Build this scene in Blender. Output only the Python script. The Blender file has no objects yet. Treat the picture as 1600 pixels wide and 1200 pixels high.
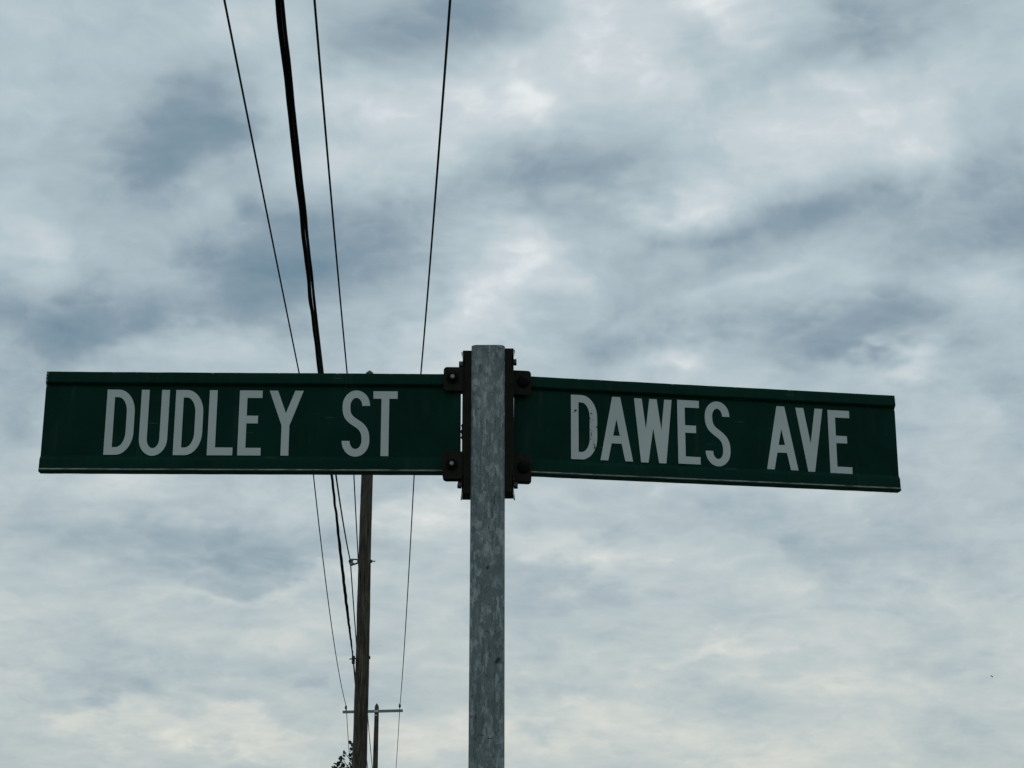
import bpy, bmesh, math, random
from mathutils import Vector, Matrix, noise
random.seed(7)
R = math.radians
PI = math.pi
C = bpy.context.scene.collection
sc = bpy.context.scene

# ------------------------------------------------------------------ camera
EYE = Vector((0, 0, 1.6))
PITCH = R(17)
F = 2600.0                                   # focal length in photograph pixels (1600 wide)
cam_data = bpy.data.cameras.new('camera')
cam_data.sensor_width = 36
cam_data.lens = 36 * F / 1600
cam_data.clip_start = 0.05
cam_data.clip_end = 20000
cam = bpy.data.objects.new('camera', cam_data)
cam.location = EYE
cam.rotation_euler = (R(90) + PITCH, 0, 0)
C.objects.link(cam)
sc.camera = cam

def ray(px, py):
    a = (px - 800) / F; b = (600 - py) / F
    c, s = math.cos(PITCH), math.sin(PITCH)
    return Vector((a, c - b * s, s + b * c))

def at(px, py, Y):
    d = ray(px, py)
    return EYE + d * (Y / d.y)

# ------------------------------------------------------------------ exposure, sun
sc.view_settings.view_transform = 'Standard'
sc.view_settings.look = 'None'
sc.view_settings.exposure = 0
sc.view_settings.gamma = 1
sc.view_settings.use_curve_mapping = False

SUN_EL, SUN_AZ = R(48), R(18)               # azimuth from +Y towards +X: ahead of the camera, behind the cloud
sl = bpy.data.lights.new('sun', 'SUN')
sl.energy = 0.6
sl.angle = R(25)
sl.color = (1, .95, .88)
so = bpy.data.objects.new('sun', sl)
sdir = Vector((math.sin(SUN_AZ) * math.cos(SUN_EL), math.cos(SUN_AZ) * math.cos(SUN_EL), math.sin(SUN_EL)))
so.rotation_euler = sdir.to_track_quat('Z', 'Y').to_euler()
so.location = sdir * 50
C.objects.link(so)

# ------------------------------------------------------------------ sky: Nishita seen through a broken stratus layer
world = bpy.data.worlds.new('World')
sc.world = world
world.use_nodes = True
NT = world.node_tree
NT.nodes.clear()

class G:
    """tiny node-graph writer"""
    def __init__(s, nt): s.nt = nt
    def node(s, t, **kw):
        n = s.nt.nodes.new(t)
        for k, v in kw.items():
            if k.startswith('i_'):
                pass
            else:
                setattr(n, k, v)
        return n
    def link(s, a, b): s.nt.links.new(a, b)
    def setin(s, sock, v):
        if hasattr(v, 'is_output'): s.link(v, sock)
        else: sock.default_value = v
    def math(s, op, a, b=None, c=None, clamp=False):
        n = s.node('ShaderNodeMath', operation=op); n.use_clamp = clamp
        s.setin(n.inputs[0], a)
        if b is not None: s.setin(n.inputs[1], b)
        if c is not None: s.setin(n.inputs[2], c)
        return n.outputs[0]
    def vmath(s, op, a, b=None, scale=None):
        n = s.node('ShaderNodeVectorMath', operation=op)
        s.setin(n.inputs[0], a)
        if b is not None: s.setin(n.inputs[1], b)
        if scale is not None: s.setin(n.inputs['Scale'], scale)
        return n.outputs[0]
    def noise(s, vec, scale, detail=3, rough=.5, dist=0, col=False, lac=2.0):
        n = s.node('ShaderNodeTexNoise')
        s.link(vec, n.inputs['Vector'])
        n.inputs['Scale'].default_value = scale
        n.inputs['Detail'].default_value = detail
        n.inputs['Roughness'].default_value = rough
        n.inputs['Lacunarity'].default_value = lac
        n.inputs['Distortion'].default_value = dist
        return n.outputs['Color'] if col else n.outputs['Fac']
    def maprange(s, v, a, b, c=0, d=1, kind='LINEAR'):
        n = s.node('ShaderNodeMapRange', interpolation_type=kind)
        s.setin(n.inputs['Value'], v)
        n.inputs['From Min'].default_value = a; n.inputs['From Max'].default_value = b
        n.inputs['To Min'].default_value = c; n.inputs['To Max'].default_value = d
        return n.outputs[0]
    def ramp(s, v, stops, interp='LINEAR'):
        n = s.node('ShaderNodeValToRGB')
        s.link(v, n.inputs[0])
        cr = n.color_ramp; cr.interpolation = interp
        while len(cr.elements) > 1: cr.elements.remove(cr.elements[-1])
        cr.elements[0].position = stops[0][0]; cr.elements[0].color = (*stops[0][1], 1)
        for p, c in stops[1:]:
            e = cr.elements.new(p); e.color = (*c, 1)
        return n.outputs[0]
    def mix(s, f, a, b, mode='MIX'):
        n = s.node('ShaderNodeMix', data_type='RGBA', blend_type=mode)
        s.setin(n.inputs[0], f); 
        for i, v in ((6, a), (7, b)):
            if hasattr(v, 'is_output'): s.link(v, n.inputs[i])
            else: n.inputs[i].default_value = (*v, 1)
        return n.outputs[2]

def lin(r, g, b):
    def f(v):
        v /= 255
        return v / 12.92 if v <= .04045 else ((v + .055) / 1.055) ** 2.4
    return (f(r), f(g), f(b))

world.cycles.sampling_method = 'MANUAL'
world.cycles.sample_map_resolution = 256

def build_sky():
    g = G(NT)
    tc = g.node('ShaderNodeTexCoord')
    d = tc.outputs['Generated']
    sep = g.node('ShaderNodeSeparateXYZ'); g.link(d, sep.inputs[0])
    X, Y, Z = sep.outputs
    # cloud layer: a flat deck overhead, so features flatten towards the horizon
    den = g.math('ADD', g.math('MAXIMUM', Z, 0.0), 0.36)
    cmb = g.node('ShaderNodeCombineXYZ')
    g.link(g.math('DIVIDE', X, den), cmb.inputs[0]); g.link(g.math('DIVIDE', Y, den), cmb.inputs[1])
    deck = cmb.outputs[0]
    # azimuth / elevation in degrees for the individual cloud banks
    az = g.math('MULTIPLY', g.math('ARCTAN2', X, Y), 180 / PI)
    el = g.math('MULTIPLY', g.math('ARCSINE', Z), 180 / PI)
    ae = g.node('ShaderNodeCombineXYZ'); g.link(az, ae.inputs[0]); g.link(el, ae.inputs[1])
    w1 = g.noise(deck, 4.0, 1, .5, col=True)
    w2 = g.noise(deck, 13, 3, .6, col=True)
    off = g.vmath('ADD', g.vmath('SCALE', g.vmath('SUBTRACT', w1, (.5, .5, .5)), scale=5.0),
                  g.vmath('SCALE', g.vmath('SUBTRACT', w2, (.5, .5, .5)), scale=3.4))
    off = g.vmath('MULTIPLY', off, (1, .75, 0))
    v = g.vmath('ADD', ae.outputs[0], off)
    acc = None
    TURNS = (0, 8, 25, -15, -35)
    turned = {0: v}
    for (px, py, rx, ry, rot, amp) in BANKS:
        dd = ray(px, py).normalized()
        a0 = math.degrees(math.atan2(dd.x, dd.y)); e0 = math.degrees(math.asin(dd.z))
        k = math.degrees(1 / F) * 1.75
        rot = min(TURNS, key=lambda q: abs(q - rot))
        if rot not in turned:
            m = g.node('ShaderNodeMapping'); g.link(v, m.inputs['Vector'])
            m.inputs['Rotation'].default_value = (0, 0, -R(rot)); turned[rot] = m.outputs[0]
        c_, s_ = math.cos(R(rot)), math.sin(R(rot))
        ar, er = a0 * c_ + e0 * s_, -a0 * s_ + e0 * c_
        m = g.node('ShaderNodeVectorMath', operation='MULTIPLY_ADD')
        g.link(turned[rot], m.inputs[0])
        m.inputs[1].default_value = (1 / (rx * k), 1 / (ry * k), 0)
        m.inputs[2].default_value = (-ar / (rx * k), -er / (ry * k), 0)
        gr = g.node('ShaderNodeTexGradient', gradient_type='SPHERICAL')
        g.link(m.outputs[0], gr.inputs[0])
        sm = g.maprange(gr.outputs['Fac'], 0, 1, 0, amp, 'SMOOTHSTEP')
        acc = sm if acc is None else g.math('ADD', acc, sm)
    # soft billows of the layer, several sizes
    dw = g.vmath('ADD', deck, g.vmath('SCALE', g.vmath('SUBTRACT', w1, (.5, .5, .5)), scale=.14))
    mp = g.node('ShaderNodeMapping'); g.link(dw, mp.inputs[0])
    mp.inputs['Rotation'].default_value = (0, 0, R(20)); mp.inputs['Scale'].default_value = (1, 1.1, 1)
    dw = mp.outputs[0]
    bands = g.vmath('MULTIPLY', g.vmath('ADD', d, g.vmath('SCALE', g.vmath('SUBTRACT', w2, (.5, .5, .5)), scale=.030)), (1, 1, 4.5))
    n1 = g.math('SUBTRACT', g.noise(bands, 6.5, 3, .55), .5)
    n2 = g.math('SUBTRACT', g.noise(dw, 9, 3, .5), .5)
    vw = g.vmath('ADD', dw, g.vmath('SCALE', g.vmath('SUBTRACT', w2, (.5, .5, .5)), scale=.08))
    n3 = g.math('SUBTRACT', g.noise(vw, 30, 5, .6), .5)
    vo = g.node('ShaderNodeTexVoronoi', feature='F1'); g.link(vw, vo.inputs['Vector'])
    vo.inputs['Scale'].default_value = 9.5; vo.inputs['Detail'].default_value = 2.0; vo.inputs['Roughness'].default_value = .55
    cell = g.math('SUBTRACT', vo.outputs['Distance'], .45)          # thick dark cell middles, thin bright gaps between
    t = g.math('MULTIPLY_ADD', n1, g.maprange(el, 3, 20, .95, .22), .505)
    t = g.math('MULTIPLY_ADD', cell, .27, t)
    t = g.math('MULTIPLY_ADD', n2, .32, t)
    t = g.math('MULTIPLY_ADD', n3, .33, t)
    t = g.math('MULTIPLY_ADD', acc, .50, t)
    t = g.math('MAXIMUM', g.math('MINIMUM', t, 1.15), -.1)
    t = g.maprange(t, -.1, 1.15, 0, 1)
    high = g.ramp(t, [(0, lin(106, 134, 150)), (.25, lin(134, 154, 166)), (.45, lin(162, 179, 187)),
                      (.65, lin(180, 196, 202)), (.85, lin(202, 212, 216)), (1, lin(230, 235, 235))])
    low = g.ramp(t, [(0, lin(134, 156, 162)), (.25, lin(154, 171, 178)), (.45, lin(173, 186, 190)),
                     (.65, lin(190, 199, 198)), (.85, lin(209, 212, 206)), (1, lin(227, 226, 217))])
    f = g.maprange(el, 4, 21, 1, 0, 'SMOOTHSTEP')
    cloud = g.mix(f, high, low)
    cloud10 = g.vmath('SCALE', cloud, scale=10.0)          # background strength is 0.1
    sky = g.node('ShaderNodeTexSky', sky_type='NISHITA')
    sky.sun_disc = False
    sky.sun_elevation = SUN_EL
    sky.sun_rotation = SUN_AZ
    col = g.mix(.94, sky.outputs[0], cloud10)
    bg = g.node('ShaderNodeBackground')
    g.link(col, bg.inputs['Color'])
    bg.inputs['Strength'].default_value = 0.1
    out = g.node('ShaderNodeOutputWorld')
    g.link(bg.outputs[0], out.inputs['Surface'])

# cloud banks in view: (where, half-width, half-height, tilt, lighter/darker)
BANKS = [
    (265, 175, 95, 75, 20, -1.2), (60, 490, 170, 90, 0, -.8), (440, 425, 200, 80, 5, -1.15), (180, 500, 150, 50, 0, -.4),
    (610, 70, 150, 50, 0, -.45), (745, 45, 120, 55, 0, -.7), (880, 285, 150, 55, 5, -.8), (1350, 30, 190, 45, 8, -.75),
    (1260, 325, 240, 50, 5, -.85), (1550, 350, 150, 75, 0, -1.0), (1090, 420, 210, 60, 10, -.45), (1380, 530, 200, 48, 12, -1.1),
    (1040, 545, 150, 36, 4, -.7), (1340, 860, 120, 48, 0, -.85), (350, 870, 260, 42, 4, -.8), (390, 1045, 220, 38, -4, -.5),
    (90, 1075, 140, 30, 0, -.5), (680, 770, 70, 26, 0, -.35), (1100, 795, 200, 20, 0, -.3), (860, 960, 150, 55, -12, -.4),
    (880, 1085, 130, 34, 0, -.5), (1590, 650, 60, 60, 0, -.5), (160, 300, 90, 80, 0, -.25), (1010, 690, 200, 50, 0, -.2),
    (20, 650, 60, 70, 0, -.4), (700, 330, 70, 50, 0, -.4), (640, 380, 90, 50, -20, -.5), (1530, 1030, 60, 25, 0, -.3),
    (560, 165, 130, 38, 0, .75), (745, 185, 85, 50, 15, .65), (620, 240, 150, 55, 0, .55), (930, 110, 150, 75, 15, .55),
    (1130, 45, 85, 34, -20, .9), (1300, 185, 230, 80, 8, .6), (830, 200, 55, 40, -30, .6), (1025, 300, 90, 28, 8, .8),
    (700, 450, 80, 75, 0, .8), (825, 425, 75, 50, 0, .6), (60, 405, 60, 45, -40, .6), (290, 540, 120, 30, 10, .6),
    (650, 565, 70, 25, 0, .6), (1110, 582, 85, 26, 4, .65), (1410, 592, 70, 26, 0, .9), (1530, 480, 80, 60, 30, .5),
    (195, 770, 60, 40, 0, .5), (160, 1140, 100, 26, 4, .7), (330, 1180, 160, 26, 0, .8), (1000, 1170, 320, 45, 0, .5),
    (1270, 1055, 260, 24, 3, .4), (1100, 1015, 70, 16, 0, .6), (700, 800, 130, 28, 4, .7), (890, 885, 140, 22, -10, .6),
    (400, 915, 190, 12, 6, .5), (1080, 390, 110, 22, 12, .4), (1200, 455, 150, 16, 8, .3), (30, 130, 60, 90, 0, .2),
    (420, 60, 90, 50, 0, .3), (550, 1130, 120, 30, -20, .4), (110, 620, 90, 40, 0, .4), (1450, 210, 140, 50, 0, .25),
]
build_sky()

# ------------------------------------------------------------------ materials
def mat(name, fn):
    m = bpy.data.materials.new(name); m.use_nodes = True
    nt = m.node_tree; b = nt.nodes['Principled BSDF']
    g = G(nt); tc = g.node('ShaderNodeTexCoord')
    fn(g, b, tc.outputs['Object'])
    return m

def simple(name, col, rough=.6, metal=0, var=.25, scale=30, bump=0.0):
    def fn(g, b, o):
        n = g.noise(o, scale, 4, .6)
        c = g.ramp(n, [(.25, tuple(x * (1 - var) for x in col)), (.75, tuple(x * (1 + var) for x in col))])
        g.link(c, b.inputs['Base Color'])
        b.inputs['Roughness'].default_value = rough
        b.inputs['Metallic'].default_value = metal
        if bump:
            bp = g.node('ShaderNodeBump'); bp.inputs['Strength'].default_value = bump; bp.inputs['Distance'].default_value = .002
            g.link(n, bp.inputs['Height']); g.link(bp.outputs[0], b.inputs['Normal'])
    return mat(name, fn)

def f_galv(g, b, o):
    st = g.node('ShaderNodeMapping'); g.link(o, st.inputs[0]); st.inputs['Scale'].default_value = (1, 1, .38)
    vo = g.node('ShaderNodeTexVoronoi'); g.link(g.vmath('ADD', st.outputs[0], g.vmath('SCALE', g.noise(o, 120, 2, .5, col=True), scale=.006)), vo.inputs['Vector'])
    vo.inputs['Scale'].default_value = 190
    sp = g.node('ShaderNodeSeparateColor'); g.link(vo.outputs['Color'], sp.inputs[0])
    big = g.noise(o, 11, 4, .6)
    med = g.noise(st.outputs[0], 120, 5, .7, .6)
    v = g.math('MULTIPLY_ADD', sp.outputs[0], .20, g.math('MULTIPLY_ADD', big, .45, g.math('MULTIPLY', med, .85)))
    c = g.ramp(v, [(.36, (.062, .083, .088)), (.58, (.098, .128, .135)), (.76, (.155, .195, .205)), (.93, (.40, .45, .46))])
    # vertical drip streaks
    s2 = g.node('ShaderNodeMapping'); g.link(o, s2.inputs[0]); s2.inputs['Scale'].default_value = (1, 1, .05)
    drip = g.maprange(g.noise(s2.outputs[0], 150, 3, .6), .50, .70, 0, .55)
    c = g.mix(drip, c, (.06, .075, .08))
    fine = g.noise(o, 520, 3, .7)
    c = g.mix(g.maprange(fine, .46, .66, 0, .38), c, (.25, .29, .30))
    c = g.mix(g.maprange(fine, .50, .34, 0, .45), c, (.045, .058, .062))
    # pits and scratches
    pit = g.maprange(g.noise(st.outputs[0], 150, 3, .6), .655, .70, 0, .85)
    c = g.mix(pit, c, (.03, .035, .035))
    s3 = g.node('ShaderNodeMapping'); g.link(o, s3.inputs[0]); s3.inputs['Scale'].default_value = (.25, .25, 1); s3.inputs['Rotation'].default_value = (0, R(14), 0)
    rub = g.math('MULTIPLY', g.maprange(g.noise(s3.outputs[0], 260, 2, .5), .64, .70, 0, .85), g.maprange(g.noise(o, 16, 2, .5), .54, .62, 0, 1))
    c = g.mix(rub, c, (.04, .045, .05))
    g.link(c, b.inputs['Base Color'])
    b.inputs['Metallic'].default_value = .35
    g.link(g.maprange(med, .3, .7, .5, .75), b.inputs['Roughness'])
    bp = g.node('ShaderNodeBump'); bp.inputs['Strength'].default_value = .35; bp.inputs['Distance'].default_value = .0012
    g.link(v, bp.inputs['Height']); g.link(bp.outputs[0], b.inputs['Normal'])
M_GALV = mat('galvanized_steel', f_galv)

def f_blade(g, b, o):
    sep = g.node('ShaderNodeSeparateXYZ'); g.link(o, sep.inputs[0])
    n = g.noise(o, 9, 4, .6)
    c = g.ramp(n, [(.3, (.0006, .020, .0125)), (.7, (.0010, .031, .020))])
    st = g.node('ShaderNodeMapping'); g.link(o, st.inputs[0]); st.inputs['Scale'].default_value = (.15, 1, 1)
    chip = g.noise(st.outputs[0], 160, 4, .7)
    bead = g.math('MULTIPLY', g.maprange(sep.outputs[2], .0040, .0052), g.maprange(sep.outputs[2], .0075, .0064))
    worn = g.math('MULTIPLY', bead, g.maprange(chip, .40, .60, .15, .8))  # pale line on the bottom bead: wear plus edge-caught light painted into the colour
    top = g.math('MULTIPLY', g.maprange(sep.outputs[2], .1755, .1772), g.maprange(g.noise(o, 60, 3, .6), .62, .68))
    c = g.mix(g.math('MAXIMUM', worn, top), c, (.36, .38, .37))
    s2 = g.node('ShaderNodeMapping'); g.link(o, s2.inputs[0]); s2.inputs['Scale'].default_value = (1, 1, .06)
    run = g.math('MULTIPLY', g.maprange(g.noise(s2.outputs[0], 70, 4, .65), .50, .72, 0, .10), g.maprange(g.noise(o, 14, 2, .5), .42, .60))
    c = g.mix(run, c, (.10, .12, .10))
    corner = g.math('MULTIPLY', g.math('MULTIPLY', g.maprange(sep.outputs[0], .0035, .0010), g.maprange(sep.outputs[2], .150, .165)), g.maprange(g.noise(o, 130, 3, .7), .48, .54))
    c = g.mix(corner, c, (.45, .48, .46))
    s3 = g.node('ShaderNodeMapping'); g.link(o, s3.inputs[0]); s3.inputs['Rotation'].default_value = (0, R(35), 0); s3.inputs['Scale'].default_value = (.06, 1, 1)
    scr = g.math('MULTIPLY', g.maprange(g.noise(s3.outputs[0], 330, 1, .5), .73, .76, 0, .30), g.maprange(g.noise(o, 9, 1, .5), .50, .58))
    c = g.mix(scr, c, (.18, .22, .19))
    dirt = g.maprange(g.noise(o, 220, 2, .5), .70, .76, 0, .5)
    c = g.mix(dirt, c, (.05, .055, .045))
    g.link(c, b.inputs['Base Color'])
    b.inputs['Roughness'].default_value = .5
    b.inputs['Specular IOR Level'].default_value = .06
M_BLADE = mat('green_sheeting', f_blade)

def f_letter(g, b, o):
    n = g.noise(o, 7, 3, .5); n2 = g.noise(o, 900, 2, .6)
    c = g.ramp(n, [(.3, (.475, .515, .51)), (.7, (.545, .585, .58))])
    c = g.mix(g.maprange(n2, .35, .65, 0, .12), c, (.3, .32, .33))
    g.link(c, b.inputs['Base Color'])
    b.inputs['Roughness'].default_value = .5
    b.inputs['Specular IOR Level'].default_value = .2
M_LETTER = mat('white_reflective_film', f_letter)
M_BRK = simple('dark_bronze_casting', (.0135, .0128, .0095), .7, 0, .35, 60, .5)
M_BRK.node_tree.nodes['Principled BSDF'].inputs['Specular IOR Level'].default_value = .12
M_NUT = simple('blackened_bolt', (.004, .004, .0045), .7, 0, .3, 200)
M_NUT.node_tree.nodes['Principled BSDF'].inputs['Specular IOR Level'].default_value = .08
M_STUD = simple('zinc_bolt_end', (.24, .22, .21), .5, .3, .3, 300)
M_STRAP = simple('stainless_strap', (.30, .32, .33), .35, .7, .2, 200)
M_SCUFF = simple('black_scuff', (.012, .012, .012), .8)
M_DARKSTEEL = simple('dark_bolt_steel', (.035, .045, .048), .5, .5, .3, 100)

def f_wood(g, b, o):
    st = g.node('ShaderNodeMapping'); g.link(o, st.inputs[0]); st.inputs['Scale'].default_value = (1, 1, .045)
    grain = g.noise(st.outputs[0], 34, 6, .7, .4)
    st2 = g.node('ShaderNodeMapping'); g.link(o, st2.inputs[0]); st2.inputs['Scale'].default_value = (1, 1, .25)
    blot = g.noise(st2.outputs[0], 7, 5, .65)
    v = g.math('MULTIPLY_ADD', grain, .7, g.math('MULTIPLY', blot, .4))
    c = g.ramp(v, [(.40, (.014, .013, .011)), (.52, (.050, .043, .034)), (.64, (.105, .092, .074)), (.78, (.19, .17, .14))])
    crack = g.maprange(g.noise(st.outputs[0], 60, 2, .5), .60, .66, 0, .85)
    c = g.mix(crack, c, (.008, .007, .006))
    vo = g.node('ShaderNodeTexVoronoi'); g.link(st2.outputs[0], vo.inputs['Vector']); vo.inputs['Scale'].default_value = 4.5
    knot = g.maprange(vo.outputs['Distance'], .16, .06, 0, .9)
    c = g.mix(knot, c, (.012, .010, .008))
    g.link(c, b.inputs['Base Color']); b.inputs['Roughness'].default_value = .9
    b.inputs['Specular IOR Level'].default_value = .2
    bp = g.node('ShaderNodeBump'); bp.inputs['Strength'].default_value = .8; bp.inputs['Distance'].default_value = .02
    g.link(v, bp.inputs['Height']); g.link(bp.outputs[0], b.inputs['Normal'])
M_WOOD = mat('weathered_pole_wood', f_wood)
M_ARM = simple('grey_crossarm', (.16, .22, .225), .8, 0, .25, 6)
M_CERAM = simple('brown_porcelain', (.012, .011, .010), .3, 0, .2, 20)
M_WIRE = simple('aluminium_conductor', (.028, .040, .045), .9, 0, .05, 1)
M_WIRE.node_tree.nodes['Principled BSDF'].inputs['Specular IOR Level'].default_value = .1
M_CABLE = simple('black_cable_jacket', (.008, .008, .009), .9, 0, .1, 2)
M_CABLE.node_tree.nodes['Principled BSDF'].inputs['Specular IOR Level'].default_value = .1
M_PALE = simple('pale_metal_plate', (.42, .44, .42), .6, .1, .2, 20)
M_LEAF = simple('poplar_leaf', (.022, .038, .014), .6, 0, .5, 9)
M_BARK = simple('young_bark', (.09, .075, .055), .9, 0, .4, 20)
M_BIRD = simple('dark_feather', (.02, .02, .02), .8)
M_INSECT = simple('insect_shell', (.006, .005, .005), .4)

def f_ground(g, b, o):
    n = g.noise(o, .35, 6, .65); n2 = g.noise(o, 14, 5, .7)
    c = g.ramp(n, [(.35, (.045, .065, .022)), (.55, (.07, .082, .035)), (.7, (.12, .105, .07))])
    c = g.mix(g.maprange(n2, .35, .65, 0, .5), c, (.03, .042, .016))
    g.link(c, b.inputs['Base Color']); b.inputs['Roughness'].default_value = .95
    bp = g.node('ShaderNodeBump'); bp.inputs['Strength'].default_value = .6; bp.inputs['Distance'].default_value = .03
    g.link(n2, bp.inputs['Height']); g.link(bp.outputs[0], b.inputs['Normal'])
M_GROUND = mat('rough_grass', f_ground)

# ------------------------------------------------------------------ builders
def link(name, me, m, parent=None, smooth=False, label=None):
    o = bpy.data.objects.new(name, me)
    C.objects.link(o)
    if m and not me.materials: me.materials.append(m)
    if smooth:
        for p in me.polygons: p.use_smooth = True
    if parent: o.parent = parent
    if label: o['label'] = label
    return o

def obj(name, bm, m, parent=None, smooth=False, label=None, bevel=0, seg=2, sharp=38):
    bmesh.ops.recalc_face_normals(bm, faces=bm.faces)
    me = bpy.data.meshes.new(name); bm.to_mesh(me); bm.free()
    o = link(name, me, m, parent, smooth, label)
    if bevel:
        md = o.modifiers.new('bevel', 'BEVEL'); md.width = bevel; md.segments = seg; md.limit_method = 'ANGLE'; md.angle_limit = R(30)
    if smooth:
        try: me.set_sharp_from_angle(angle=R(sharp))
        except Exception: pass
    return o

def thing(name, label, cat, loc=(0, 0, 0), group=None):
    o = bpy.data.objects.new(name, None); C.objects.link(o); o.location = loc
    o.empty_display_size = .1
    return tag(o, label, cat, group)

def tag(o, label, cat, group=None):
    o['label'] = label; o['category'] = cat
    if group: o['group'] = group
    return o

def box(bm, lo, hi, mtx=None):
    vs = [bm.verts.new((x, y, z)) for z in (lo[2], hi[2]) for y in (lo[1], hi[1]) for x in (lo[0], hi[0])]
    for f in ((0, 2, 3, 1), (4, 5, 7, 6), (0, 1, 5, 4), (2, 6, 7, 3), (0, 4, 6, 2), (1, 3, 7, 5)):
        bm.faces.new([vs[i] for i in f])
    if mtx:
        for v in vs: v.co = mtx @ v.co
    return vs

def tube(bm, pts, rad, n=8, caps=True):
    """sweep a circle along pts; rad is a number or a list"""
    pts = [Vector(p) for p in pts]
    rings = []
    up = Vector((0.02, .03, 1))
    for i, p in enumerate(pts):
        t = (pts[min(i + 1, len(pts) - 1)] - pts[max(i - 1, 0)]).normalized()
        u = up if abs(t.dot(up.normalized())) < .95 else Vector((1, 0, 0))
        a = t.cross(u).normalized(); b = a.cross(t).normalized()
        r = rad[i] if isinstance(rad, (list, tuple)) else rad
        rings.append([bm.verts.new(p + (a * math.cos(2 * PI * k / n) + b * math.sin(2 * PI * k / n)) * r) for k in range(n)])
    for i in range(len(rings) - 1):
        for k in range(n):
            bm.faces.new((rings[i][k], rings[i][(k + 1) % n], rings[i + 1][(k + 1) % n], rings[i + 1][k]))
    if caps:
        bm.faces.new(rings[0]); bm.faces.new(rings[-1])

def prism(bm, poly, y0, y1, mtx=None):
    """polygon in (x,z) pushed from y0 to y1"""
    a = [bm.verts.new((x, y0, z)) for x, z in poly]; b = [bm.verts.new((x, y1, z)) for x, z in poly]
    n = len(poly)
    bm.faces.new(a); bm.faces.new(b)
    for i in range(n): bm.faces.new((a[i], a[(i + 1) % n], b[(i + 1) % n], b[i]))
    if mtx:
        for v in a + b: v.co = mtx @ v.co

def lathe(bm, prof, n=20, mtx=None, axis='Z'):
    rings = []
    allv = []
    for r, h in prof:
        ring = []
        for k in range(n):
            c, s = math.cos(2 * PI * k / n) * r, math.sin(2 * PI * k / n) * r
            co = {'Z': (c, s, h), 'Y': (c, h, s), 'X': (h, c, s)}[axis]
            v = bm.verts.new(co)
            ring.append(v); allv.append(v)
        rings.append(ring)
    for i in range(len(rings) - 1):
        for k in range(n):
            bm.faces.new((rings[i][k], rings[i][(k + 1) % n], rings[i + 1][(k + 1) % n], rings[i + 1][k]))
    bm.faces.new(rings[0]); bm.faces.new(rings[-1])
    if mtx:
        for v in allv: v.co = mtx @ v.co

# ------------------------------------------------------------------ ground
bm = bmesh.new()
S = 4000
vs = [bm.verts.new(p) for p in ((-S, -S, 0), (S, -S, 0), (S, S, 0), (-S, S, 0))]
bm.faces.new(vs)
gr = obj('ground', bm, M_GROUND); gr['kind'] = 'structure'

# ------------------------------------------------------------------ street sign
PX, PY, PTOP, PW = -.0412, 2.7585, 2.5055, .0580
sign = thing('street_sign', 'galvanized square post carrying two green street name blades, DUDLEY ST and DAWES AVE', 'street sign', (PX, PY, 0))

def rrect(w, r, n=6):
    out = []
    for cx, cy, a0 in ((1, 1, 0), (-1, 1, 90), (-1, -1, 180), (1, -1, 270)):
        for k in range(n + 1):
            a = R(a0 + 90 * k / n)
            out.append((cx * (w / 2 - r) + r * math.cos(a), cy * (w / 2 - r) + r * math.sin(a)))
    return out

bm = bmesh.new()
zs = [0] + [PTOP * i / 60 for i in range(1, 60)] + [PTOP - .0006, PTOP]
outer = rrect(PW, .0095); inner = rrect(PW - .006, .0065)
rings = []
for i, z in enumerate(zs):
    sh = .0006 if i == len(zs) - 1 else 0
    rings.append([bm.verts.new((x * (1 - sh / .029) , y * (1 - sh / .029), z)) for x, y in outer])
n = len(outer)
inn = [[bm.verts.new((x, y, z)) for x, y in inner] for z in (PTOP, PTOP - .25)]
allr = rings + inn
for i in range(len(allr) - 1):
    for k in range(n):
        bm.faces.new((allr[i][k], allr[i][(k + 1) % n], allr[i + 1][(k + 1) % n], allr[i + 1][k]))
bm.faces.new(inn[-1])
for v in bm.verts: v.co += Vector((0, 0, 0))
post = obj('post', bm, M_GALV, sign, smooth=True)

# ---- letters -------------------------------------------------------
LH, LS = .1155, .0133

def arc(cx, cy, rx, ry, a0, a1, n=14):
    return [(cx + rx * math.cos(R(a0 + (a1 - a0) * k / n)), cy + ry * math.sin(R(a0 + (a1 - a0) * k / n))) for k in range(n + 1)]

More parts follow.
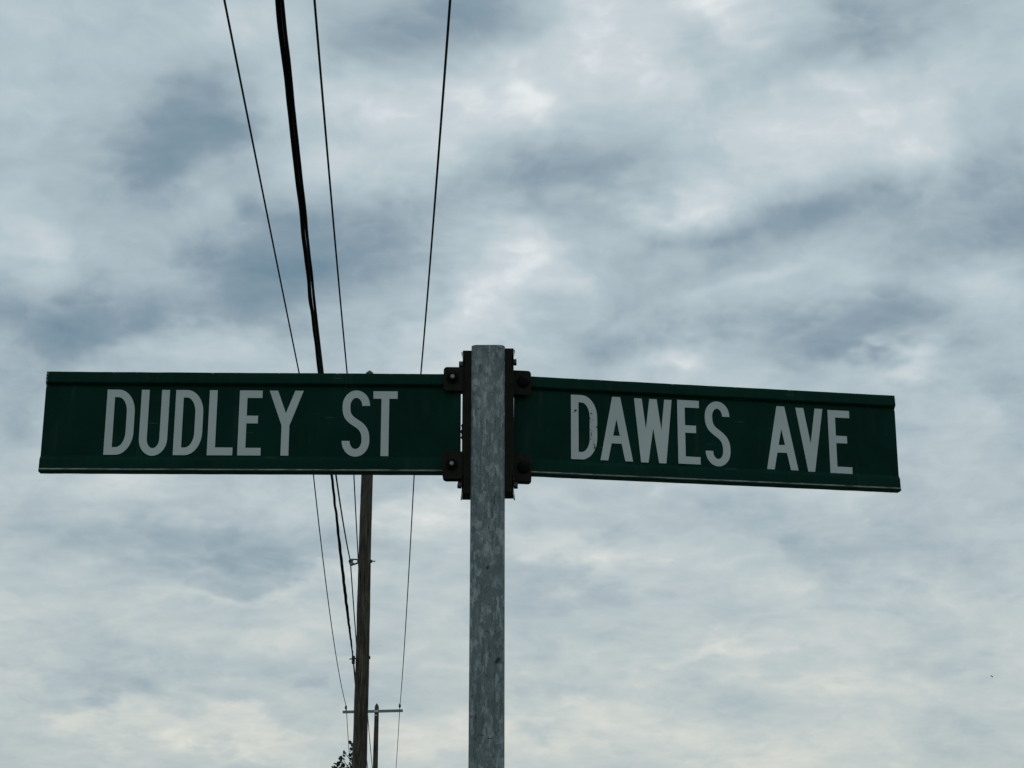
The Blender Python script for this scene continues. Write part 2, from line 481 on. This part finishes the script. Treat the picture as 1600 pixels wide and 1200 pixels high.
def glyph(ch, w, H=LH, s=LS):
    """closed outlines (outer, holes...) of one letter, origin at its lower left"""
    if ch == 'D':
        rx, ry = w * .60, .040
        o = [(0, 0)] + arc(w - rx, ry, rx, ry, -90, 0) + arc(w - rx, H - ry, rx, ry, 0, 90) + [(0, H)]
        t = s * 1.0
        i = [(s, t)] + arc(w - rx, ry, rx - s, ry - t, -90, 0) + arc(w - rx, H - ry, rx - s, ry - t, 0, 90) + [(s, H - t)]
        return [o, i]
    if ch == 'U':
        ry = .030
        o = [(0, H)] + arc(w / 2, ry - .0015, w / 2, ry, 180, 360) + [(w, H), (w - s, H)] + \
            arc(w / 2, ry - .0015, w / 2 - s, ry - s, 360, 180) + [(s, H)]
        return [o]
    if ch == 'L':
        return [[(0, 0), (w, 0), (w, s * 1.03), (s, s * 1.03), (s, H), (0, H)]]
    if ch == 'E':
        m = w * .83
        return [[(0, 0), (w, 0), (w, s), (s, s), (s, .0565), (m, .0565), (m, .070), (s, .070), (s, H - s), (w * .985, H - s), (w * .985, H), (0, H)]]
    if ch == 'T':
        c = w / 2
        return [[(c - s / 2, 0), (c + s / 2, 0), (c + s / 2, H - s), (w, H - s), (w, H), (0, H), (0, H - s), (c - s / 2, H - s)]]
    if ch == 'Y':
        c = w / 2; a = .0143
        return [[(0, H), (a, H), (c, H - .040), (w - a, H), (w, H), (c + s / 2, .053), (c + s / 2, 0), (c - s / 2, 0), (c - s / 2, .053)]]
    if ch == 'V':
        c = w / 2; a = .0145
        return [[(0, H), (a, H), (c + .0005, .051), (w - a, H), (w, H), (c + .0062, 0), (c - .0062, 0)]]
    if ch == 'A':
        c = w / 2; f = .0137; k = (c - f) / .075
        return [[(0, 0), (f, 0), (f + k * .031, .031), (w - f - k * .031, .031), (w - f, 0), (w, 0), (c + .0072, H), (c - .0072, H)],
                [(f + k * .045, .045), (w - f - k * .045, .045), (c, .075)]]
    if ch == 'W':
        return [[(0, H), (.0137, H), (.0205, .0600), (.0274, H), (.0407, H), (.0482, .0590), (.0543, H), (.0677, H), (.0560, 0), (.0431, 0), (.0335, .0628), (.0242, 0), (.0110, 0)]]
    if ch == 'S':
        s2 = s / 2; ry = .0275
        top = arc(w / 2, H + .0012 - ry, w / 2 - s2, ry - s2, 0, 180, 18)
        bot = arc(w / 2, ry - .0012, w / 2 - s2, ry - s2, 0, -180, 18)
        P0, P1, P2, P3 = Vector((s2, H - .030)), Vector((s2, H - .062)), Vector((w - s2, .064)), Vector((w - s2, .030))
        mid = []
        for k in range(0, 21):
            t = k / 20
            q = P0 * (1 - t) ** 3 + P1 * 3 * t * (1 - t) ** 2 + P2 * 3 * t * t * (1 - t) + P3 * t ** 3
            mid.append((q.x, q.y))
        c = [Vector(p) for p in top + mid + bot]
        l, r = [], []
        for i, p in enumerate(c):
            t = (c[min(i + 1, len(c) - 1)] - c[max(i - 1, 0)])
            if i == 0: t = Vector((0, 1))
            if i == len(c) - 1: t = Vector((0, 1))
            t.normalize(); nrm = Vector((-t.y, t.x))
            l.append(tuple(p + nrm * s2)); r.append(tuple(p - nrm * s2))
        return [l + r[::-1]]

def letter(ch, u0, v0, w, H, parent):
    cu = bpy.data.curves.new('letter', 'CURVE'); cu.dimensions = '2D'; cu.fill_mode = 'BOTH'; cu.extrude = .00035
    for lp in glyph(ch, w, H):
        sp = cu.splines.new('POLY'); sp.points.add(len(lp) - 1)
        for i, (x, y) in enumerate(lp): sp.points[i].co = (x, y, 0, 1)
        sp.use_cyclic_u = True
    tmp = bpy.data.objects.new('tmp', cu); C.objects.link(tmp)
    bpy.context.view_layer.update()
    me = bpy.data.meshes.new_from_object(tmp.evaluated_get(bpy.context.evaluated_depsgraph_get()))
    bpy.data.objects.remove(tmp)
    me.name = 'letter'
    for v in me.vertices: v.co = (v.co.x + u0, -.0005 - v.co.z, v.co.y + v0)      # stand the letter up on the blade face
    me.materials.clear(); me.materials.append(M_LETTER)
    me.update()
    o = bpy.data.objects.new('letter', me); C.objects.link(o); o.parent = parent
    o['label'] = 'white condensed letter ' + ch
    return o

BH = .178
def blade(loc, yaw, roll, tilt, L, label):
    mtx = Matrix.Translation(Vector(loc) - Vector((PX, PY, 0))) @ Matrix.Rotation(yaw, 4, 'Z') @ Matrix.Rotation(roll, 4, 'Y') @ Matrix.Rotation(tilt, 4, 'X')
    front = [(0.0009, -.0062), (.0022, -.0074), (.0045, -.0074), (.0062, -.0068), (.0068, -.0060), (.0218, -.0054), (.0232, -.0050), (.0290, -.0005), (.0302, 0),
             (.1498, 0), (.1508, .0013), (.1538, .0013), (.1548, -.0004), (.1582, -.0050), (.1592, -.0054), (.1765, -.0036), (.1777, -.0032), (.178, -.0024)]
    prof = [(z, y) for z, y in front] + [(z, .003 - y) for z, y in reversed(front)]
    bm = bmesh.new()
    segs = 48
    rings = []
    for i in range(segs + 1):
        x = L * i / segs
        rings.append([bm.verts.new((x, y + .0005 * math.sin(9 * x) + .0004 * noise.noise(Vector((x * 20, 3, z * 8))), z + .00035 * noise.noise(Vector((x * 30, 0, 5 if z > .1 else 9))))) for z, y in prof])
    k = len(prof)
    for i in range(segs):
        for j in range(k):
            bm.faces.new((rings[i][j], rings[i + 1][j], rings[i + 1][(j + 1) % k], rings[i][(j + 1) % k]))
    bm.faces.new(rings[0]); bm.faces.new(rings[-1])
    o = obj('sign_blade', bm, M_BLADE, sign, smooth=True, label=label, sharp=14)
    o.matrix_local = mtx
    return o

lb = blade((-.79548, 2.7202, 2.27542), .03415, -.00373, -.00135, .70859, 'green blade reading DUDLEY ST, left of the post')
for ch, u0, w in (('D', .1050, .0482), ('U', .1631, .0477), ('D', .2216, .0476), ('L', .2788, .0430), ('E', .3300, .0394),
                  ('Y', .3808, .0580), ('S', .5061, .0468), ('T', .5583, .0415)):
    letter(ch, u0, .0318, w, .1150, lb)
rb = blade((.00264, 2.77064, 2.28399), .15255, .00774, .00033, .69259, 'green blade reading DAWES AVE, angled away right of the post')
first = None
for ch, u0, v0, w, H in (('D', .1002, .0330, .0464, .1160), ('A', .1520, .0334, .0576, .1155), ('W', .2129, .0328, .0677, .1157), ('E', .2906, .0337, .0398, .1158),
                         ('S', .3401, .0330, .0448, .1160), ('A', .4504, .0311, .0572, .1162), ('V', .5067, .0300, .0500, .1163), ('E', .5661, .0281, .0406, .1170)):
    q = letter(ch, u0, v0, w, H, rb)
    if first is None:
        q['label'] = 'white condensed letter D with black scuffs on its bowl'; first = q

# black scuffs on the first letter of the right blade
bm = bmesh.new()
def blot(u, v, ru, rv, rot=0, seed=0, y=-.0012):
    rnd = random.Random(seed)
    pts = []
    for k in range(11):
        a = 2 * PI * k / 11; r = rnd.uniform(.55, 1.15)
        x, z = ru * r * math.cos(a), rv * r * math.sin(a)
        pts.append((u + x * math.cos(rot) - z * math.sin(rot), v + x * math.sin(rot) + z * math.cos(rot)))
    prism(bm, pts, y, y + .0004)
for i, (u, v, a, b_, r_) in enumerate(((.1076, .1205, .0022, .0016, .3), (.1100, .1212, .0012, .0008, 0), (.1064, .1180, .0012, .0009, 1), (.1362, .1165, .0020, .0015, 0),
                                      (.1336, .1075, .0014, .0016, .5), (.1350, .1010, .0007, .0010, 0), (.1380, .1052, .0008, .0008, 0), (.1370, .0930, .0005, .0012, 0),
                                      (.1460, .0925, .0012, .0020, .3), (.1362, .0790, .0008, .0055, .06), (.1345, .0700, .0006, .0020, 0), (.1400, .0665, .0006, .0009, 0),
                                      (.1412, .0595, .0010, .0050, .35), (.1408, .0545, .0034, .0009, .15), (.1436, .0540, .0020, .0012, .7), (.1352, .0870, .0005, .0018, 0),
                                      (.1392, .0700, .0004, .0006, 0), (.1384, .0840, .0004, .0008, 0))):
    blot(u, v, a, b_, r_, i)
sm_ = obj('scuff_mark', bm, M_SCUFF, rb); sm_['kind'] = 'stuff'

# ---- brackets ------------------------------------------------------
def bracket(sx):
    """sx -1 left, +1 right; built in post coordinates (post axis at x=0,y=0)"""
    left = sx < 0
    xin = sx * (PW / 2 + .0005)
    xout = xin + sx * (.0145 if left else .0146)
    bm = bmesh.new()
    z0, z1 = (2.2445, 2.4980) if left else (2.2465, 2.5020)
    # folded channel gripping the side of the post
    yb, yf = .030, -.020
    xi = xin - sx * .0010
    box(bm, (min(xi, xout), yf, z0), (max(xi, xout), yb, z1))
    # raised rib up the front
    xr = xin + sx * .0075
    box(bm, (min(xr, xr + sx * .0035), yf - .0012, z0 + .01), (max(xr, xr + sx * .0035), yf - .0001, z1 - .008))
    br = obj('bracket', bm, M_BRK, sign, smooth=False, label='dark bronze bracket clamped to the %s of the post' % ('left' if left else 'right'), bevel=.0012)
    if left:                                                # bead of old sealant bridging the gap to the blade
        bm = bmesh.new()
        pts = [(xout + .0008, .004, 2.3440), (xout - .0012, .003, 2.3475), (xout - .0002, .004, 2.3530), (xout - .0016, .003, 2.3590),
               (xout + .0002, .004, 2.3640), (xout - .0010, .003, 2.3700), (xout + .0008, .004, 2.3745)]
        tube(bm, pts, [.0010, .0019, .0013, .0020, .0014, .0018, .0008], 8)
        obj('sealant_bead', bm, M_NUT, br, smooth=True)
    # ears: front and back of the blade, top and bottom
    bl = lb if left else rb
    ang = .03415 if left else .15255
    bx = (-.0869 - PX) if left else (.00264 - PX)
    by = (2.7444 - PY) if left else (2.7706 - PY)
    for (za, zb) in ((2.4237, 2.4665), (2.2685, 2.3165)) if left else ((2.4240, 2.4680), (2.2700, 2.3180)):
        for yoff in (-.0090, .0095):
            bm = bmesh.new()
            w = .0330 if left else .0310
            r = .006
            poly = [(0, za), (w - r, za)] + arc(w - r, za + r, r, r, -90, 0, 6) + arc(w - r, zb - r, r, r, 0, 90, 6) + [(0, zb)]
            poly = [(x * sx, z) for x, z in poly]
            m = Matrix.Translation((xout - sx * .0005, by + yoff - (0 if left else .004), 0)) @ Matrix.Rotation(ang, 4, 'Z')
            prism(bm, poly, -.0015, .0015, m)
            obj('ear', bm, M_BRK, br, bevel=.0008)
            if yoff < 0:
                zc = (za + zb) / 2 + (.0015 if zb > 2.4 else .0005)
                xc = xout + sx * (.0168 if left else .0165)
                yc = by + yoff - (0 if left else .004) + math.sin(ang) * sx * .0165
                bm = bmesh.new()
                if left:
                    mt = Matrix.Translation((xc, yc - .0016, zc))
                    lathe(bm, [(.0105, .0), (.0105, -.0012), (.0098, -.0016)], 24, mt, 'Y')
                    nb = obj('bolt', bm, M_NUT, br, smooth=True)
                    bm = bmesh.new(); lathe(bm, [(.0078, -.0017), (.0078, -.0065), (.0068, -.0078)], 6, mt, 'Y')
                    obj('bolt', bm, M_NUT, br)
                    bm = bmesh.new(); lathe(bm, [(.0036, -.0079), (.0036, -.0098), (.0028, -.0108)], 16, mt, 'Y')
                    obj('bolt_end', bm, M_STUD, br, smooth=True, label='pale worn bolt end')
                else:
                    mt = Matrix.Translation((xc, yc - .0016, zc))
                    lathe(bm, [(.0108, 0), (.0108, -.0016), (.0100, -.0030), (.0080, -.0046), (.005, -.0056), (.0015, -.0060)], 28, mt, 'Y')
                    obj('bolt', bm, M_NUT, br, smooth=True)
    # strap ears and their screws at both ends
    for end in (1, -1):
        zc = (2.4745 if left else 2.4790) if end > 0 else (2.2610 if left else 2.2610)
        xs = xout - sx * .0035
        bm = bmesh.new()
        tip = end * .0235
        prof = ([(0, -.010), (.0012, .002), (.0020, .010), (.0050, .0205)] if end > 0 else
                [(-.004 if True else 0, .022), (.0022, .010), (.0015, -.002), (.0048 if not left else .0040, -.0255)])
        pts = [Vector((xs + sx * a, -.014, zc + b_ * 1.0)) for a, b_ in prof]
        w = .0017
        poly = [(p.x - w * .6, p.z) for p in pts] + [(p.x + w * .6, p.z) for p in reversed(pts)]
        prism(bm, poly, -.020, -.006)
        obj('strap_tail', bm, M_STRAP, br, label='thin steel strap end')
        bm = bmesh.new()
        hx = xout + sx * ((-.0002 if left else -.0018) if end > 0 else .0002)
        mt = Matrix.Translation((hx, -.013, zc - (.000 if end > 0 else .001))) @ Matrix.Rotation(R(8 if end < 0 and left else 0), 4, 'Y')
        if sx < 0: prof = [(.0026, .010), (.0026, .0002), (.0062, 0), (.0062, -.0060), (.0055, -.0068)]
        else: prof = [(.0026, -.010), (.0026, -.0002), (.0062, 0), (.0062, .0060), (.0055, .0068)]
        lathe(bm, prof, 6, mt @ Matrix.Rotation(R(30), 4, 'X'), 'X')
        obj('clamp_screw', bm, M_DARKSTEEL, br)
        # strap going round the back of the post
        bm = bmesh.new()
        zz = zc
        a = [(xin, -.010), (xin + sx * .0036, .0275), (sx * .020, PW / 2 + .0022), (0, PW / 2 + .0024)]
        for i in range(3):
            (xa, ya), (xb, yb2) = a[i], a[i + 1]
            d = Vector((xb - xa, yb2 - ya, 0)); nrm = Vector((-d.y, d.x, 0)).normalized() * .0006
            v = [Vector((xa, ya, 0)) - nrm, Vector((xb, yb2, 0)) - nrm, Vector((xb, yb2, 0)) + nrm, Vector((xa, ya, 0)) + nrm]
            lo = [bm.verts.new((p.x, p.y, zz - .006)) for p in v]; hi = [bm.verts.new((p.x, p.y, zz + .006)) for p in v]
            bm.faces.new(lo); bm.faces.new(hi)
            for q in range(4): bm.faces.new((lo[q], lo[(q + 1) % 4], hi[(q + 1) % 4], hi[q]))
        obj('strap', bm, M_STRAP, br)
    return br
bracket(-1); bracket(1)

# ------------------------------------------------------------------ utility poles
def wood_shaft(bm, r0, r1, h, seed, tip=.14, cap=True, lean=(0, 0), n=28, rows=130):
    rings = []
    for i in range(rows + 1):
        z = h * i / rows
        r = r0 + (r1 - r0) * z / h
        ring = []
        for k in range(n):
            a = 2 * PI * k / n
            d = noise.noise(Vector((math.cos(a) * 1.4, math.sin(a) * 1.4, z * .55 + seed))) * .055 + \
                noise.noise(Vector((math.cos(a) * 6, math.sin(a) * 6, z * 1.6 + seed))) * .045 + \
                noise.noise(Vector((math.cos(a) * 2, math.sin(a) * 2, z * 7 + seed))) * .02
            wob = noise.noise(Vector((seed, 1, z * .25))) * .02
            ring.append(bm.verts.new((r * (1 + d) * math.cos(a) + wob + lean[0] * z, r * (1 + d) * math.sin(a) + lean[1] * z, z)))
        rings.append(ring)
    for i in range(rows):
        for k in range(n):
            bm.faces.new((rings[i][k], rings[i][(k + 1) % n], rings[i + 1][(k + 1) % n], rings[i + 1][k]))
    bm.faces.new(rings[0])
    top = rings[-1]
    mid = [bm.verts.new((v.co.x * .62 + lean[0] * h * .38, v.co.y * .62 + lean[1] * h * .38, h + tip * .55)) for v in top]
    apex = bm.verts.new((lean[0] * h, lean[1] * h, h + tip))
    for k in range(n):
        bm.faces.new((top[k], top[(k + 1) % n], mid[(k + 1) % n], mid[k]))
        bm.faces.new((mid[k], mid[(k + 1) % n], apex))

INS = [(.012, -.10), (.014, .0), (.035, .005), (.058, .02), (.060, .045), (.040, .055), (.052, .075), (.054, .095), (.036, .105), (.030, .118), (.040, .135), (.030, .155), (.010, .160)]
def insulator(parent, x, y, z, s=1.0, name='insulator', m=None, kind=None):
    bm = bmesh.new(); lathe(bm, [(r * s, h * s) for r, h in INS], 16, Matrix.Translation((x, y, z)))
    return obj(name, bm, m or M_CERAM, parent, smooth=True)

YN, YF = 33.7, 73.0
NX = -3.02
# ---- near pole
near = thing('utility_pole', 'thick weathered wooden utility pole rising behind the left street name blade', 'utility pole', (NX, YN, 0), 'wooden utility poles')
ntip = at(577, 578.5, YN).z
bm = bmesh.new(); wood_shaft(bm, .166, .112, ntip - .115, 3.1, .115)
obj('shaft', bm, M_WOOD, near, smooth=True)
nA, nD, nC = at(479, 640, YN), at(652.5, 640, YN), at(548, 640, YN)
ARMZ = nA.z - .17
bm = bmesh.new()
box(bm, (nA.x - NX - .12, -.20, ARMZ - .12), (nD.x - NX + .12, -.115, ARMZ))
obj('crossarm', bm, M_ARM, near, bevel=.006)
for p in (nA, nC, nD): insulator(near, p.x - NX, -.157, ARMZ + .02)
for s in (-1, 1):
    bm = bmesh.new(); tube(bm, [(s * .75, -.21, ARMZ - .08), (s * .06, -.15, ARMZ - .75)], .014, 6)
    obj('brace', bm, M_DARKSTEEL, near)
# clevis with spool for the neutral wire
nN = at(547.5, 877, YN)
px1 = lambda px, py, Y=YN: at(px, py, Y) - Vector((NX, YN, 0))
bm = bmesh.new()
a, b_, c_, d_ = px1(546.8, 873.8), px1(558, 874.2), px1(560.5, 877), px1(549, 883.2)
e_ = px1(559, 879.6)
tube(bm, [a, b_, c_], .016, 6); tube(bm, [d_, e_, c_], .018, 6)
tube(bm, [px1(545.8, 876), px1(548.6, 884.2)], .022, 6)
obj('clevis', bm, M_DARKSTEEL, near)
bm = bmesh.new()
p0, p1 = px1(548.4, 873.4), px1(550.6, 883.4)
tube(bm, [p0 + (p1 - p0) * t for t in (0, .08, .2, .35, .5, .65, .8, .92, 1)], [.02, .05, .055, .035, .028, .035, .055, .05, .02], 14)
obj('spool_insulator', bm, M_ARM, near, smooth=True)
bm = bmesh.new(); tube(bm, [px1(558, 877), px1(586.4, 876.9)], .012, 6)
tube(bm, [px1(559.2, 877), px1(560.8, 877)], .038, 8); tube(bm, [px1(579.5, 877), px1(581.6, 877)], .034, 6)
obj('through_bolt', bm, M_DARKSTEEL, near, label='bolt through the pole at the neutral clevis')
# clamp of the telephone cable
nT = at(552, 1030, YN)
bm = bmesh.new()
tube(bm, [px1(546, 1029.8), px1(578.6, 1027.2)], .014, 6)
tube(bm, [px1(576, 1027.4), px1(578.6, 1027.2)], .036, 6)
obj('through_bolt', bm, M_DARKSTEEL, near, label='bolt through the pole at the cable clamp')
bm = bmesh.new()
q = px1(552.2, 1029.5)
box(bm, (q.x - .030, -.05, q.z - .10), (q.x + .030, .05, q.z + .06))
obj('cable_clamp', bm, M_DARKSTEEL, near, bevel=.008)

# ---- far pole
fb = at(585.2, 1200, YF)
ftip = at(588.6, 1098.5, YF)
FX = at(584.0, 1300, YF).x
lean = (ftip.x - FX) / ftip.z
far = thing('utility_pole', 'thin distant wooden utility pole with a grey crossarm, just right of the near pole', 'utility pole', (FX, YF, 0), 'wooden utility poles')
bm = bmesh.new(); wood_shaft(bm, .145, .095, ftip.z - .17, 8.3, .17, lean=(lean, 0), rows=70, n=20)
obj('shaft', bm, M_WOOD, far, smooth=True)
fx = lambda px, py: at(px, py, YF) - Vector((FX, YF, 0))
l, r = fx(536, 1113.2), fx(629.8, 1111.0)
bm = bmesh.new()
ang = math.atan2(r.z - l.z, r.x - l.x); L = (r - l).length
m = Matrix.Translation((l + r) / 2 + Vector((0, -.16, 0))) @ Matrix.Rotation(-ang, 4, 'Y')
box(bm, (-L / 2, -.045, -.058), (L / 2, .045, .058), m)
obj('crossarm', bm, M_ARM, far, bevel=.006)
for px, py in ((541, 1108.7), (625, 1106.2)):
    p = fx(px, py); bm = bmesh.new()
    lathe(bm, [(.014, -.12), (.014, 0), (.035, .0), (.050, .03), (.052, .09), (.035, .14), (.012, .18)], 12, Matrix.Translation((p.x, -.16, p.z)))
    obj('insulator', bm, M_CERAM, far, smooth=True)
p = fx(588.3, 1112)
bm = bmesh.new(); box(bm, (p.x - .095, -.235, p.z - .045), (p.x + .095, -.208, p.z + .045)); obj('mounting_plate', bm, M_PALE, far, bevel=.006)
p = fx(588, 1118)
bm = bmesh.new(); lathe(bm, [(.02, -.17), (.045, -.16), (.05, -.13), (.03, -.11), (.02, -.09)], 12, Matrix.Translation((p.x, 0, p.z)), 'Y'); obj('spool_insulator', bm, M_PALE, far, smooth=True)

# ------------------------------------------------------------------ overhead lines
def span(a, b, sag, n=90):
    a, b = Vector(a), Vector(b)
    return [a + (b - a) * t - Vector((0, 0, 4 * sag * t * (1 - t))) for t in (i / n for i in range(n + 1))]

def wire(name, pts, rad, m, label, cat, group=None, parent=None, n=8):
    bm = bmesh.new(); tube(bm, pts, rad, n)
    o = obj(name, bm, m, parent, smooth=True)
    if label: tag(o, label, cat, group)
    return o
ZI = .135
fA, fD, fC = at(541, 1103.5, YF), at(625, 1101, YF), at(588, 1118, YF)
nxt = 39.3
WR = .0140
grp = 'bare wires strung along the pole line'
wire('power_line', span((-1.851, -5.6, 11.414), nA, .09) + span(nA, fA, .75)[1:] + span(fA, (fA.x - 3.0, YF + nxt, 7.2), 1.0, 30)[1:], WR, M_WIRE,
     'leftmost thin bare wire, meeting the left end of the far crossarm', 'wire', grp)
wire('power_line', span((.886, -5.6, 11.303), nD, .963) + span(nD, fD, .75)[1:] + span(fD, (fD.x - 3.0, YF + nxt, 7.2), 1.0, 30)[1:], WR, M_WIRE,
     'rightmost thin bare wire, meeting the right end of the far crossarm', 'wire', grp)
wire('power_line', span((-.608, -5.6, 11.521), nC, .539) + span(nC, at(583, 1210, YF), .75)[1:], WR, M_WIRE,
     'thin bare wire just right of the thick black cable, dropping behind the near pole', 'wire', grp)
fN = at(582, 1250, YF)
wire('power_line', span((-.36, -5.6, 8.218), nN, 1.022) + span(nN, fN, .6)[1:], WR * .9, M_WIRE,
     'thin bare wire hidden along the black cable, held by the clevis on the near pole', 'wire', grp)
# telephone cable: fat jacket, carrying strand wound beside it
fT = at(584, 1262, YF)
axis = span((-.184, -5.6, 6.214), (nT.x, YN - .02, nT.z), .19, 420) 
tail = span((nT.x, YN, nT.z), fT, .6, 60)[1:]
cab = thing('telephone_cable', 'thick black telephone cable running diagonally down to the near wooden pole', 'cable', axis[0])
full = axis + tail
def strand(off0, wob, seed):
    out = []
    for i, p in enumerate(full):
        a = 2 * PI * (p.y - 10) / 30
        off = off0 * (1.0 if p.y < 12 else max(.80, 1 - (p.y - 12) * .06))
        w = noise.noise(Vector((p.y * 1.7, seed, 0))) * wob
        out.append(Vector((p.x + off * math.cos(a) + w, p.y, p.z + off * math.sin(a) + noise.noise(Vector((p.y * 1.1, seed, 9))) * wob)) - cab.location)
    return out
bm = bmesh.new(); tube(bm, strand(-.0105, .0075, 2), [.0150 + .0016 * noise.noise(Vector((p.y * 2.6, 0, 0))) for p in full], 10)
obj('cable_jacket', bm, M_CABLE, cab, smooth=True)
bm = bmesh.new(); tube(bm, strand(.0165, .0045, 2.2), [.0100 + .0014 * noise.noise(Vector((p.y * 3.1, 4, 0))) for p in full], 8)
obj('carrying_strand', bm, M_CABLE, cab, smooth=True)

# ------------------------------------------------------------------ young tree whose top shows left of the near pole
TY = 37.0
tb = at(560, 1195, TY); tb.z = 0
tree = thing('tree', 'dark leafy tree top at the very bottom, left of the near pole', 'tree', tb)
rel = lambda px, py, dy=0: at(px, py, TY + dy) - tb
bm = bmesh.new()
topp = rel(550, 1163)
trunk = [Vector((0, 0, 0)), Vector((.05, 0, 1.0)), Vector((.0, .02, 2.2)), rel(557, 1230), rel(553, 1195), topp]
tube(bm, trunk, [.07, .06, .045, .025, .014, .006], 8)
twigs = [[rel(556, 1215), rel(545, 1200), rel(537, 1188), rel(534, 1182)], [rel(556, 1215), rel(540, 1208), rel(528, 1200), rel(522, 1196)],
         [rel(552, 1195), rel(545, 1184), rel(539, 1177)]]
for t in twigs: tube(bm, t, [.012, .009, .006, .004][:len(t)], 5)
obj('trunk', bm, M_BARK, tree, smooth=True)
bm = bmesh.new()
def leaf(c, s):
    n = Vector((random.gauss(0, 1), random.gauss(0, 1), random.gauss(0, .8))).normalized()
    u = n.orthogonal().normalized(); u = Matrix.Rotation(random.uniform(0, 6.28), 3, n) @ u; w = n.cross(u)
    pts = [(-.5, 0, 0), (-.15, .34, .05), (.2, .30, .03), (.55, 0, -.03), (.2, -.30, .03), (-.15, -.34, .05)]
    vs = [bm.verts.new(c + (u * a + w * b + n * d) * s) for a, b, d in pts]
    bm.faces.new((vs[0], vs[1], vs[2], vs[3])); bm.faces.new((vs[0], vs[3], vs[4], vs[5]))
k = TY / F
clumps = [(551, 1164, 4.5, 10), (550, 1171, 4.5, 9), (549, 1177, 5, 11), (552, 1184, 3, 4), (539.5, 1176, 2.2, 4), (534, 1184, 3.6, 8), (532, 1190, 3.6, 8), (529, 1194, 2, 3),
          (524, 1199, 4.5, 10), (531, 1199, 4, 6), (537, 1197, 3.2, 5), (541, 1200, 4, 8), (549, 1198, 4.5, 9), (551, 1190, 3, 4), (545, 1204, 4, 9)]
for x, y, r, n_ in clumps:
    for _ in range(n_):
        leaf(rel(x + random.gauss(0, r * .5), y + random.gauss(0, r * .5), random.gauss(0, .06)), random.uniform(.065, .11))
for _ in range(90):                                        # lower crown as separate clumps round the branches
    z = random.uniform(1.2, 4.15); rr = .25 + 1.05 * math.sin(PI * min(1, (4.5 - z) / 3.6)) ** .8 * (.4 if z > 3.9 else 1)
    a = random.uniform(0, 2 * PI); q = rr * random.uniform(.5, 1)
    c = Vector((q * math.cos(a), q * math.sin(a), z))
    for _ in range(26):
        p = c + Vector((random.gauss(0, .12), random.gauss(0, .12), random.gauss(0, .10)))
        if p.z < 3.9: leaf(p, random.uniform(.07, .11))
cr = obj('crown', bm, M_LEAF, tree)

# ------------------------------------------------------------------ bird, far off
BY = 170.0
bp_ = at(1549.3, 1056.6, BY)
bm = bmesh.new()
body = [(-.17, .004), (-.12, .018), (-.05, .036), (.03, .040), (.09, .026), (.12, .024), (.145, .018), (.175, .003)]
tube(bm, [(x, 0, .01 * math.sin(x * 8)) for x, _ in body], [r_ for _, r_ in body], 10)
for s_ in (-1, 1):
    w = [(.06, .02 * s_, .01), (.085, .14 * s_, .07), (.02, .30 * s_, .05), (-.03, .30 * s_, .045), (-.02, .14 * s_, .06), (-.05, .02 * s_, .008)]
    lo = [bm.verts.new((x, y, z - .004)) for x, y, z in w]; hi = [bm.verts.new((x, y, z + .004)) for x, y, z in w]
    bm.faces.new(lo); bm.faces.new(hi)
    for q in range(6): bm.faces.new((lo[q], lo[(q + 1) % 6], hi[(q + 1) % 6], hi[q]))
bird = obj('bird', bm, M_BIRD, smooth=True)
bird.location = bp_; bird.rotation_euler = (R(20), R(48), R(15))
tag(bird, 'tiny dark bird far away, low in the right of the cloudy sky', 'bird')

# ------------------------------------------------------------------ insect on the post
yi = PY - PW / 2
ic = at(777.8, 1031.5, yi - .0015)
ins = thing('insect', 'small black insect clinging to the galvanized post, low on its right side', 'insect', ic)
bm = bmesh.new()
prof = [(-.0052, .0004), (-.0046, .0013), (-.0030, .0019), (-.0014, .0013), (-.0006, .0007), (.0004, .0013), (.0018, .0015), (.0028, .0008), (.0034, .0012), (.0043, .0010), (.0048, .0003)]
tube(bm, [(x, 0, 0) for x, _ in prof], [r_ for _, r_ in prof], 10)
obj('body', bm, M_INSECT, ins, smooth=True)
for sx_ in (-1, 1):
    for x0, x1 in ((-.0006, -.0040), (.0008, .0004), (.0020, .0045)):
        bm = bmesh.new(); tube(bm, [(x0, 0, sx_ * .0006), ((x0 + x1) / 2, -.0010, sx_ * .0024), (x1, .0012, sx_ * .0042)], [.0003, .00025, .00015], 5)
        obj('leg', bm, M_INSECT, ins)
ins.rotation_euler = (0, R(-47), 0)
